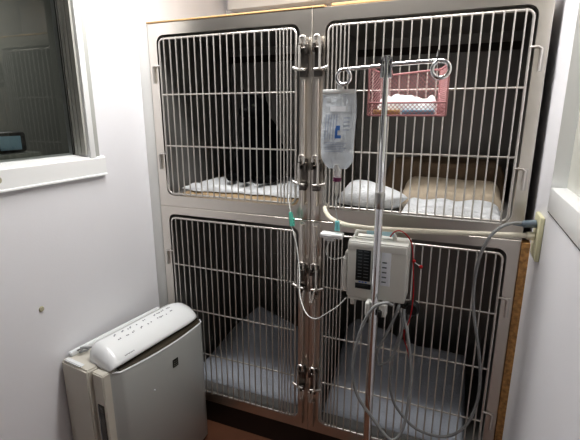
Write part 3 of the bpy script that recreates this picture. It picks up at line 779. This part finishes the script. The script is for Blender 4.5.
# ------------------------------------------------------------------ pink basket on the stand
def basket():
    FL = Vector((1.025, -.272, 1.688)); FR = Vector((1.246, -.272, 1.692)); BL = Vector((1.056, -.150, 1.674)); BR = Vector((1.217, -.150, 1.688))
    zb = 1.552
    t = thing('mesh_basket', 'small pink mesh basket hanging from the right hook of the infusion stand', 'basket', (1.14, -.21, zb))
    dn = lambda p, k=.0: Vector((p.x, p.y, zb+k))
    def lattice(mb, p00, p10, p01, p11, n=15, mm=10, w=.0011):
        # diamond lattice on a quad: p00 bottom left, p10 bottom right, p01 top left, p11 top right
        P = lambda u, v: (p00*(1-u)+p10*u)*(1-v)+(p01*(1-u)+p11*u)*v
        for s in (1, -1):
            for k in range(-mm, n+1):
                # line x = k + s*y in cell units
                x0, y0, x1, y1 = (k, 0, k+mm, mm) if s == 1 else (k+mm, 0, k, mm)
                pts = []
                for q in range(0, 11):
                    f = q/10; x = x0+(x1-x0)*f; y = y0+(y1-y0)*f
                    if -.001 <= x <= n+.001: pts.append(P(x/n, y/mm))
                if len(pts) > 1: mb.tube([pts[0], pts[-1]], w, 4, cap=False)
    m = MB(); lattice(m, dn(BL), dn(BR), BL, BR, 13, 10, .0007); 
    m.build('rear_panel', 'pink', t, smooth=False)
    for (f, bk) in ((FL, BL), (FR, BR)):
        m = MB(); lattice(m, dn(f), dn(bk), f, bk, 8, 12, .0011); m.build('side_panel', 'pink', t, smooth=False)
    m = MB(); lattice(m, dn(FL), dn(FR), dn(FL, .036), dn(FR, .036), 18, 3, .0008); m.build('front_lip', 'tissue' if False else 'pink', t, smooth=False)
    m = MB()
    v = [m.bm.verts.new(p) for p in (dn(FL), dn(FR), dn(BR), dn(BL))]; m.bm.faces.new(v)
    v2 = [m.bm.verts.new(p-Vector((0, 0, .003))) for p in (dn(FL), dn(FR), dn(BR), dn(BL))]; m.bm.faces.new(v2[::-1])
    for k in range(4): m.bm.faces.new((v[k], v[(k+1) % 4], v2[(k+1) % 4], v2[k]))
    m.build('bottom', 'pink', t, smooth=False)
    m = MB()
    m.tube([FL, BL, BR, FR], .0030, 8)
    for p in (FL, FR, BL, BR): m.tube([p, dn(p)], .0030, 8)
    m.tube([dn(FL, .036), dn(FR, .036)], .0026, 8); m.tube([dn(FL), dn(FR)], .0026, 8)
    m.build('rim', 'pink', t)
    m = MB(); m.tube(smooth_path([FR+Vector((-.030, .02, -.010)), FR+Vector((-.030, -.01, .008)), FR+Vector((-.030, -.034, .028)), FR+Vector((-.030, -.055, .022)), FR+Vector((-.030, -.066, .008))], 6), .0028, 8); m.build('hanger', 'plug', t)
    # contents
    b = MB()
    def f(u, v):
        x = 1.050+.165*u; y = -.255+.085*v
        h = .040+.020*noise.noise(Vector((u*5, v*3, 4)))+.012*math.sin(u*PI*1.3)+(.030*max(0, (u-.85)/.15))
        return Vector((x, y, zb+.004+max(.006, h*(.55+.45*edge(u, v, .15)))))
    vs = b.grid(f, 26, 8)
    nx, ny = 26, 8
    rim = [vs[i][0] for i in range(nx+1)]+[vs[nx][j] for j in range(1, ny+1)]+[vs[i][ny] for i in range(nx-1, -1, -1)]+[vs[0][j] for j in range(ny-1, 0, -1)]
    low = [b.bm.verts.new((q.co.x, q.co.y, zb+.002)) for q in rim]
    for k in range(len(rim)): b.bm.faces.new((rim[k], low[k], low[(k+1) % len(rim)], rim[(k+1) % len(rim)]))
    b.bm.faces.new(low)
    tag(b.build('tissue_wad', 'tissue', angle=70), 'crumpled white tissue inside the pink mesh basket', 'tissue')
    b = MB(); b.box(1.040, 1.118, -.266, -.258, zb+.001, zb+.016, .002); tag(b.build('packet', 'tan'), 'tan packet at the bottom of the pink basket', 'packet')
    b = MB(); b.box(1.124, 1.215, -.266, -.258, zb+.001, zb+.016, .002); tag(b.build('packet', 'bluep'), 'blue grey packet at the bottom of the pink basket', 'packet')
basket()

# ------------------------------------------------------------------ small marks on the left wall
m = MB(); m.lathe((XL+.0005, -.617, .872), [(.0105, 0), (.0085, .0035), (.004, .004)], 14, 'x'); tag(m.build('wall_plug', 'scuff'), 'tiny tan plug hole cover on the bare left wall', 'wall plug')
m = MB(); m.lathe((XL+.0142, -.700, 1.353), [(.011, 0), (.010, .0015)], 16, 'x'); tag(m.build('round_sticker', 'scuff'), 'small round sticker on the left window sill', 'sticker')

# ------------------------------------------------------------------ light
def lamp(y, e, lab, w=.13, spread=180, tilt=0):
    t = thing('ceiling_light', lab, 'ceiling light', (.74, y, ZC))
    m = MB(); m.box(.74-.62, .74+.62, y-w-.02, y+w+.02, ZC-.03, ZC-.0005, .004); m.build('housing', 'white', t)
    m = MB(); m.box(.74-.60, .74+.60, y-w, y+w, ZC-.045, ZC-.0305, .004); m.build('diffuser', 'lightm' if spread > 90 else 'white', t)
    ld = bpy.data.lights.new('lamp', 'AREA'); ld.shape = 'RECTANGLE'; ld.size = 1.15; ld.size_y = 2*w; ld.energy = e; ld.color = (1, .985, .965)
    ld.spread = math.radians(spread)
    lo_ = bpy.data.objects.new('lamp', ld); C.objects.link(lo_); lo_.parent = t; lo_.location = (0, 0, -.05); lo_.rotation_euler = (math.radians(tilt), 0, 0)
lamp(-.31, 17, 'white ceiling light over the front of the kennels', .07)
lamp(-1.82, 5, 'added unseen ceiling light aimed at the rear of the room', .05, 80, -24)  # added lamp, tilted backward to brighten the room mirrored in the steel
ld = bpy.data.lights.new('far_room_fill', 'AREA'); ld.size = .5; ld.energy = 4.5  # added fill light, lifts the dim room behind the glass
lo_ = bpy.data.objects.new('far_room_fill', ld); C.objects.link(lo_); lo_.location = (XL-.7, -.1, 2.40)
w = bpy.data.worlds.new('world'); bpy.context.scene.world = w; w.use_nodes = True
w.node_tree.nodes['Background'].inputs[0].default_value = (.8, .85, 1, 1); w.node_tree.nodes['Background'].inputs[1].default_value = .05

# ------------------------------------------------------------------ camera
cd = bpy.data.cameras.new('camera'); cam = bpy.data.objects.new('camera', cd); C.objects.link(cam)
cd.sensor_fit = 'HORIZONTAL'; cd.sensor_width = 36; cd.lens = 421.33*36/580; cd.clip_start = .02
cam.location = (1.3026, -1.5727, 1.5576); cam.rotation_euler = (PI/2-.2476, 0, .3873)
sc = bpy.context.scene; sc.camera = cam
sc.view_settings.view_transform = 'Standard'; sc.view_settings.look = 'Medium High Contrast'; sc.view_settings.exposure = 0
sc.cycles.max_bounces = 10; sc.cycles.transparent_max_bounces = 16
